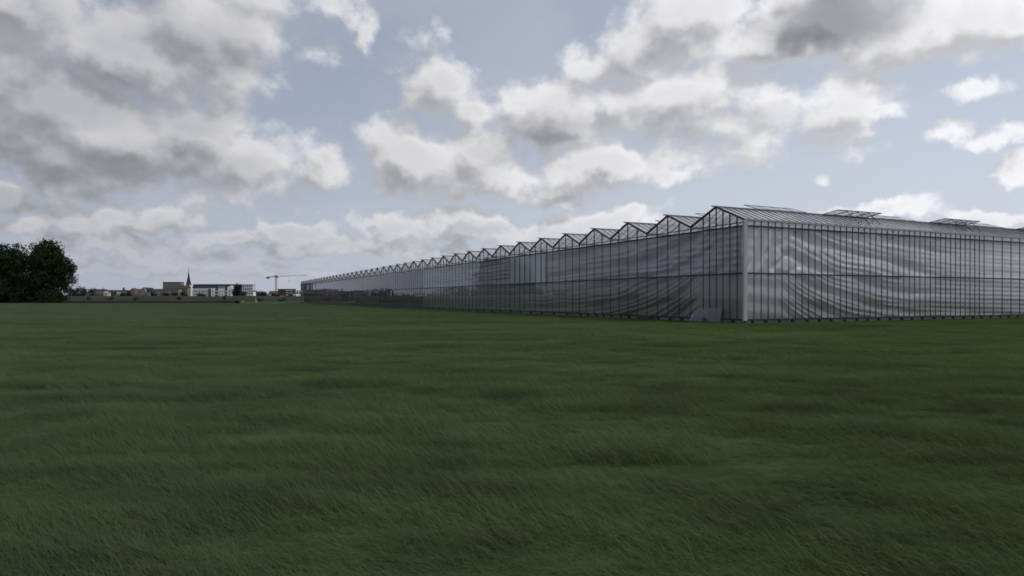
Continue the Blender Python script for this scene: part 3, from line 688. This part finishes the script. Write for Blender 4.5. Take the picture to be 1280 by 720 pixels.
p_ = MB(); p_.box(-.14, .14, -.06, .06, 0, 1.55); p_.box(-.10, .10, -.05, .05, 1.553, 1.68)
o = p_.build('marker_post', mat('white_post_paint', (.42, .44, .42), .6)); o.location = (WX(320, 198), 198, 0)
tag(o, 'thin white marker post standing at the far field edge', 'post')
r = empty('culvert', (WX(296, 220), 220, 0), label='pale concrete slab culvert lying at the end of the ditch', cat='culvert')
M_conc = mat('pale_concrete', (.30, .31, .33), .8, .15, .5)
q = MB(); q.poly([(-2.6, -1, .42), (2.0, -1, .78), (2.0, 1.6, .85), (-1.6, 1.6, .5)]); q.box(-2.2, 2.0, 1.61, 1.7, 0, .4); q.build('slab', M_conc, r)
q = MB(); q.box(-2.3, -1.9, -.9, 1.5, 0, .40); q.box(1.5, 1.9, -.9, 1.5, 0, .72); q.build('abutment', M_base, r)
q = MB(); q.box(-.8, .8, -1.2, 1.2, 0, 1.4); q.poly([(-.95, -1.3, 1.4), (.95, -1.3, 1.4), (.95, 0, 1.9), (-.95, 0, 1.9)]); q.poly([(.95, 1.3, 1.4), (-.95, 1.3, 1.4), (-.95, 0, 1.9), (.95, 0, 1.9)])
o = q.build('pump_hut', mat('white_hut_paint', (.45, .45, .43), .7)); o.location = (WX(134, 270), 270, 2.45); tag(o, 'tiny white hut on top of the grass bank at left', 'hut')

# ------------------------------------------------------------------ the far town
def M(n, c, **k): return mat(n, c, .8, .08, .15, .2, **k)
m_brown = M('brown_brick', (.23, .20, .19)); m_tan = M('tan_render', (.27, .25, .235)); m_white = M('white_render', (.85, .86, .88)); m_grey = M('grey_render', (.27, .285, .31))
m_slate = M('slate_roof', (.040, .046, .064)); m_win = mat('town_window', (.06, .065, .08), .15, .1, 1, .6); m_pink = M('pink_brick', (.25, .195, .185)); m_red = M('red_tile', (.125, .085, .078))
m_dkbr = M('dark_brown_brick', (.09, .065, .065)); m_sand = M('sand_wall', (.33, .29, .21)); m_lgrey = M('pale_grey_wall', (.68, .70, .74))
def block(name, label, px0, px1, ptop, Zd, wm, rows, cols, roof='flat', rm=None, dep=6, prow=None, wfrac=.55, hfrac=.5, pe=None, cat='building', group=None, base=0.0, extra=None):
    x0, x1 = WX(px0, Zd), WX(px1, Zd); top = WZ(ptop, Zd); eave = WZ(pe, Zd) if pe else top
    r = empty(name, ((x0 + x1) / 2, Zd, base), label=label, cat=cat, group=group); hw = (x1 - x0) / 2
    b = MB(); b.box(-hw, hw, 0, dep, 0, eave); wall = b.build('wall', wm, r)
    q = MB()
    if roof == 'flat': q.box(-hw - .15, hw + .15, -.15, dep + .15, eave + .01, eave + max(.35, top - eave)); 
    elif roof == 'gable':   # ridge along x
        e = .3
        for z_ in (0,):
            a = [(-hw - e, -e, eave + .01), (hw + e, -e, eave + .01), (hw + e, dep / 2, top), (-hw - e, dep / 2, top)]; q.poly(a)
            a = [(hw + e, dep + e, eave + .01), (-hw - e, dep + e, eave + .01), (-hw - e, dep / 2, top), (hw + e, dep / 2, top)]; q.poly(a)
            q.poly([(-hw - .02, 0, eave), (-hw - .02, dep / 2, top - .1), (-hw - .02, dep, eave)]); q.poly([(hw + .02, 0, eave), (hw + .02, dep, eave), (hw + .02, dep / 2, top - .1)])
    elif roof == 'front':   # ridge towards the camera
        q.poly([(-hw - .2, -.3, eave), (0, -.3, top), (0, dep, top), (-hw - .2, dep, eave)]); q.poly([(0, -.3, top), (hw + .2, -.3, eave), (hw + .2, dep, eave), (0, dep, top)])
        q2 = MB(); q2.poly([(-hw, -.02, eave), (hw, -.02, eave), (0, -.02, top - .1)]); q2.build('gable', wm, r)
    q.build('roof', rm or m_slate, r)
    z0 = 1.2; fh = (eave - z0 + .4) / max(rows, 1); cw = 2 * hw / max(cols, 1)
    for i in range(rows):
        for c in range(cols):
            xc = -hw + cw * (c + .5); zc = z0 + fh * (i + .42)
            ww, hh = cw * wfrac / 2, fh * hfrac / 2
            wv = MB(); wv.box(xc - ww, xc + ww, -.06, .02, zc - hh, zc + hh); wv.build('window', m_win, r)
    return r
tg = 'far town buildings'
block('terrace_house', 'low dark-roofed house row at the far left of the town', 112, 131, 361.5, 640, m_grey, 1, 4, 'gable', m_slate, pe=365.5)
r = block('terrace_house', 'long low house with a dark roof and a tall chimney', 130, 146, 362.5, 640, m_dkbr, 1, 4, 'gable', m_slate, pe=366)
r = block('house', 'white fronted house with dark roof and tall chimney stack', 146, 163, 362.5, 620, m_white, 1, 5, 'gable', m_slate, pe=364.8)
q = MB(); q.box(-3.3, -2.0, 4, 5.2, WZ(363.5, 620), WZ(359.3, 620)); q.build('chimney', m_dkbr, r)
block('house', 'pink brick house with a steep pale gable', 162, 169, 360.0, 600, m_pink, 2, 3, 'front', m_red, pe=363.5)
block('house', 'smaller pink brick house with red tiled roof next to the gabled one', 169, 177, 361.0, 605, m_pink, 2, 3, 'gable', m_red, pe=364)
# hall with a rounded dark roof
r = empty('hall', (WX(180.3, 610), 610, 0), label='small pale hall under a dark half-round roof', cat='building')
hw = WX(184, 610) - WX(180.3, 610); ev = WZ(364.5, 610); q = MB(); q.box(-hw, hw, 0, 12, 0, ev); q.build('wall', m_grey, r)
q = MB(); pts = [(-(hw + .4) * math.cos(math.pi * k / 12), (hw + .4) * math.sin(math.pi * k / 12) * 1.25 + ev) for k in range(13)]
for a, b_ in zip(pts[:-1], pts[1:]): q.poly([(a[0], -.4, a[1]), (b_[0], -.4, b_[1]), (b_[0], 12, b_[1]), (a[0], 12, a[1])])
q.build('roof', m_slate, r)
q = MB(); q.poly([(x_ * .82, -.1, (z_ - ev) * .82 + ev) for x_, z_ in pts]); q.build('end_panel', m_lgrey, r)
block('terrace_house', 'brownish low house row between the dark trees and the white fronted house', 118, 133, 363.5, 600, m_brown, 1, 5, 'gable', m_red, pe=366)
block('terrace_house', 'long cream low terrace in front of the pink houses', 160, 186, 365.8, 580, m_tan, 1, 9, 'gable', m_red, pe=367.3)
block('apartment_building', 'flat grey apartment block right of the round-roofed hall', 186, 200, 361.2, 610, m_grey, 3, 6, pe=361.8)
block('apartment_building', 'wide tan lower block in front of the tall brown flats', 200, 223, 361.0, 590, m_tan, 3, 9, pe=361.6, wfrac=.6)
block('apartment_building', 'tall brown block of flats with rows of small windows', 203.5, 226, 352.4, 612, m_brown, 6, 11, pe=353.0, wfrac=.5)
block('apartment_building', 'stepped brown brick building left of the church spire', 222, 234.5, 356.5, 600, m_brown, 4, 5, 'gable', m_dkbr, pe=360, wfrac=.5)
# church
r = empty('church', (WX(235.8, 640), 640, 0), label='church with a tall pointed slate spire behind the white apartments', cat='church')
q = MB(); zt = WZ(356.3, 640); q.box(-2.1, 2.1, -2.1, 2.1, 0, zt); q.build('tower', m_white, r)
q = MB(); zz = WZ(337.2, 640)
b0 = [(2.5 * math.cos(math.pi / 4 * k + math.pi / 8), 2.5 * math.sin(math.pi / 4 * k + math.pi / 8)) for k in range(8)]
for k in range(8):
    a, c = b0[k], b0[(k + 1) % 8]
    q.poly([(a[0], a[1], zt), (c[0], c[1], zt), (c[0] * .46, c[1] * .46, zt + (zz - zt) * .42), (a[0] * .46, a[1] * .46, zt + (zz - zt) * .42)])
    q.poly([(a[0] * .46, a[1] * .46, zt + (zz - zt) * .42), (c[0] * .46, c[1] * .46, zt + (zz - zt) * .42), (0, 0, zz)])
q.build('spire', m_slate, r)
q = MB(); q.bar((0, 0, zz - .5), (0, 0, zz + 1.6), .16); q.build('finial', m_slate, r)
q = MB(); q.box(-1.9, 3.6, 2.2, 8, 0, WZ(364, 640)); q.poly([(-2.2, 2, WZ(364, 640)), (2, 2, WZ(359.5, 640)), (2, 8, WZ(359.5, 640)), (-2.2, 8, WZ(364, 640))]); q.poly([(2, 2, WZ(359.5, 640)), (3.8, 2, WZ(364, 640)), (3.8, 8, WZ(364, 640)), (2, 8, WZ(359.5, 640))]); q.build('nave', m_lgrey, r)
for k in (-1, 1):
    q = MB(); q.box(k * .9 - .35, k * .9 + .35, -2.17, -2.08, zt - 4, zt - 1.6); q.build('window', m_win, r)
# white apartments
Zw = 560
r = empty('apartment_building', (WX(263, Zw), Zw, 0), label='long white apartment building with a dark slate mansard roof and balconies', cat='building')
cx = 263
def wx(px): return WX(px, Zw) - WX(cx, Zw)
q = MB(); q.box(wx(240.5), wx(264), .8, 14, 0, WZ(360.3, Zw)); q.build('wall', m_lgrey, r)
q = MB(); q.box(wx(264), wx(268.5), -.4, 14, 0, WZ(360.3, Zw)); q.box(wx(273), wx(280.5), -.4, 14, 0, WZ(360.6, Zw)); q.box(wx(284.5), wx(289.6), -.4, 14, 0, WZ(358, Zw)); q.build('wall', m_white, r)['label'] = 'bright white projecting wall'
q = MB(); q.box(wx(268.5) + .01, wx(273) - .01, .6, 14, 0, WZ(360.3, Zw)); q.box(wx(280.5) + .01, wx(284.5) - .01, .6, 14, 0, WZ(359, Zw)); q.box(wx(260), wx(264) - .01, .3, .79, 0, WZ(361, Zw)); q.build('recess', m_win, r)
e0, e1 = WZ(360.2, Zw), WZ(355.1, Zw)
q = MB(); q.poly([(wx(240), .5, e0), (wx(270), .5, e0), (wx(270), 2.2, e1), (wx(240), 2.2, e1)]); q.poly([(wx(240), 2.2, e1), (wx(270), 2.2, e1), (wx(270), 13, e1), (wx(240), 13, e1)]); q.poly([(wx(240), .5, e0), (wx(240), 2.2, e1), (wx(240), 13, e1), (wx(240), 14, e0)]); q.poly([(wx(270), .5, e0), (wx(270), 14, e0), (wx(270), 13, e1), (wx(270), 2.2, e1)])
q.box(wx(270.1), wx(291), 1.0, 13, WZ(356.6, Zw), WZ(355.2, Zw)); q.build('roof', m_slate, r)
q = MB(); q.box(wx(270.2), wx(280.4), 2.0, 12, e0, WZ(356.7, Zw)); q.build('penthouse_glazing', m_grey, r)
for i in range(3):
    for k, (a, b_) in enumerate(((268.5, 273), (280.5, 284.5))):
        z_ = 2.2 + i * 2.5; q = MB(); q.box(wx(a) + .02, wx(b_) - .02, -.3, .55, z_, z_ + .9); q.build('balcony', m_lgrey, r)
for i in range(3):
    for c in range(8):
        xa = wx(242 + c * 2.3); z_ = 1.5 + i * 2.6; q = MB(); q.box(xa - .35, xa + .35, .74, .82, z_, z_ + 1.5); q.build('window', m_win, r)
for i in range(3):
    for px in (266.3, 275, 278.5, 287): 
        z_ = 1.5 + i * 2.6; q = MB(); q.box(wx(px) - .4, wx(px) + .4, -.46, -.38, z_, z_ + 1.4); q.build('window', m_win, r)
tree('town_tree', 'tall dark tree right against the end of the white apartment building', (WX(296, 545), 545, 0), WZ(354.3, 545), 10.5, 14, 3500, .5, M_leaff, low=.02, seed=21)
block('apartment_building', 'pale block with grid of windows right of the dark town tree', 300.5, 316, 355.6, 600, m_lgrey, 5, 6, pe=356.2, wfrac=.62)
block('apartment_building', 'small bright white annex in front of the pale block', 307, 316.6, 364, 575, m_white, 2, 3, pe=364.5)
block('shed', 'low sand-coloured shed between the round trees and the crane', 326, 340, 367.3, 600, m_sand, 1, 2, pe=367.8)
block('shed', 'bright cream lean-to at the right end of the sand shed', 336.5, 340.5, 367.7, 585, m_white, 0, 0, pe=368)
block('house', 'brick house with a red tiled roof at the foot of the crane', 336, 347, 363.6, 630, m_pink, 1, 3, 'gable', m_red, pe=367)
r = block('apartment_building', 'dark brown brick flats with white balconies right of the crane', 347.3, 367, 361.1, 600, m_dkbr, 4, 7, pe=361.7, wfrac=.45)
for i in range(3):
    for px in (359.3, 364):
        z_ = WZ(369, 600) + i * 2.0; a = WX(px, 600) - WX(357.15, 600); q = MB(); q.box(a - 1.1, a + 1.1, -1.0, -.08, z_, z_ + .55); q.build('balcony', m_white, r)
block('house', 'white house with a flat roof close to the greenhouse end', 370, 377, 363.2, 590, m_white, 2, 2, pe=363.7)
block('house', 'low white annex left of the flat-roofed white house', 366, 370.5, 367, 585, m_white, 1, 2, pe=367.4)
block('barn', 'long low barn with a pale roof before the brown flats', 349, 360, 370.1, 560, m_dkbr, 0, 0, 'gable', m_lgrey, pe=371, base=0)
# crane
Zc = 690
r = empty('tower_crane', (WX(345, Zc), Zc, 0), label='orange tower crane with a long lattice jib above the town', cat='crane')
m_cr = mat('crane_paint', (.21, .16, .16), .6, .1); top = WZ(345.6, Zc)
def lattice(mb, p, q, w_, n, th):
    p = np.array(p, float); q = np.array(q, float); ax = q - p
    if abs(ax[2]) > abs(ax[0]): offs = [np.array((sx_, sy_, 0)) * w_ / 2 for sx_ in (-1, 1) for sy_ in (-1, 1)]
    else: offs = [np.array((0, sy_, sz_)) * w_ / 2 for sy_, sz_ in ((-1, -1), (1, -1), (0, 1))]
    for o_ in offs: mb.bar(p + o_, q + o_, th)
    for i in range(n):
        a, b_ = p + ax * i / n, p + ax * (i + 1) / n
        mb.bar(a + offs[i % 2], b_ + offs[(i + 1) % 2 if len(offs) == 3 else 3 - (i % 2)], th * .7)
        mb.bar(a + offs[-1], b_ + offs[i % 2], th * .7)
q = MB(); lattice(q, (0, 0, 0), (0, 0, top - .5), 1.3, 12, .2); q.build('tower', m_cr, r)
q = MB(); lattice(q, (1, 0, top + .2), (WX(383, Zc) - WX(345, Zc), 0, top + 1.3), 1.0, 16, .17); q.build('jib', m_cr, r)
q = MB(); lattice(q, (-1, 0, top), (WX(334, Zc) - WX(345, Zc), 0, top - .8), 1.0, 5, .3); q.build('counter_jib', m_cr, r)
q = MB(); q.box(WX(333, Zc) - WX(345, Zc), WX(336.5, Zc) - WX(345, Zc), -.8, .8, top - 2.3, top - .6); q.build('counterweight', m_dkbr, r)
q = MB(); q.box(-1.1, 1.1, -1.1, 1.1, top - .5, top + 1.2); q.box(1.15, 2.5, -1.6, -.3, top - 1.6, top - .1); q.build('cab', m_cr, r)
q = MB(); q.bar((14, 0, top - 5), (14, 0, top + .2), .12); q.box(13.6, 14.4, -.3, .3, top - 5.6, top - 5); q.build('hook', m_dkbr, r)
# trees between and behind the houses
k = 0
for px, pt, Zt, wd, lb in ((88, 357.3, 520, 13, 'grey-green tree seen past the right edge of the big tree'), (96, 358.3, 540, 14, 'rounded far tree, second in the row beside the big tree'), (104, 359.2, 560, 13, 'rounded far tree, third in the row, over the bank'), (112, 361, 600, 12, 'small far tree above the first dark roofs'),
        (118, 361.5, 650, 8, 'small dark tree above the low left roofs'), (127, 361.6, 660, 9, 'far tree left of the white fronted house'), (157, 361.9, 660, 7, 'dark tree behind the white fronted house'), (153, 365.5, 560, 5, 'low bush-like tree before the white house'), (161, 364.2, 570, 5, 'reddish dark small tree at the pink houses'), (191, 364, 585, 7, 'low tree in front of the grey flats'),
        (208, 366, 570, 6, 'small tree before the tan block'), (218, 365.8, 575, 7, 'second small tree before the tan block'), (230, 364.5, 580, 7, 'tree at the foot of the stepped brick building'), (250, 367, 548, 4, 'small dark tree in front of the white apartments'), (254, 367.4, 548, 4, 'low dark tree beside the small one at the white apartments'),
        (320, 363.3, 590, 9, 'round tree right of the pale block'), (328, 364.2, 600, 9, 'lower round tree left of the sand shed'), (304, 364, 570, 6, 'tree in front of the pale block with windows'), (342, 367, 580, 5, 'small tree at the crane foot'), (346, 368.8, 570, 4, 'tiny tree before the brown flats'), (364, 368.5, 570, 4, 'small tree before the white balconies')):
    h_ = WZ(pt, Zt); tree('town_tree', lb, (WX(px, Zt), Zt, 0), h_, wd * 1.05, 9, 900, .55, M_leaff, low=.02, group='far trees of the town', seed=40 + k); k += 1
# the wooded edge behind the town reads as one mass
def wood(x0, x1, Zt, h0, n, nm, lb):
    lobes = []
    x_ = x0
    while x_ < x1: s = random.uniform(4, 8); lobes.append((x_, Zt + random.uniform(-6, 6), h0 * random.uniform(.35, .62), s, 5, h0 * .42)); x_ += s * .8
    o = crown_mesh(lobes, n, .8, M_leaff, nm, None); tag(o, lb, 'woodland', kind='stuff')
wood(-900, -230, 760, 8.5, 16000, 'woodland', 'dark line of woodland behind the far town')
wood(-620, -300, 400, 10, 9000, 'hedgerow', 'hedgerow line beyond the field left of the big trees')
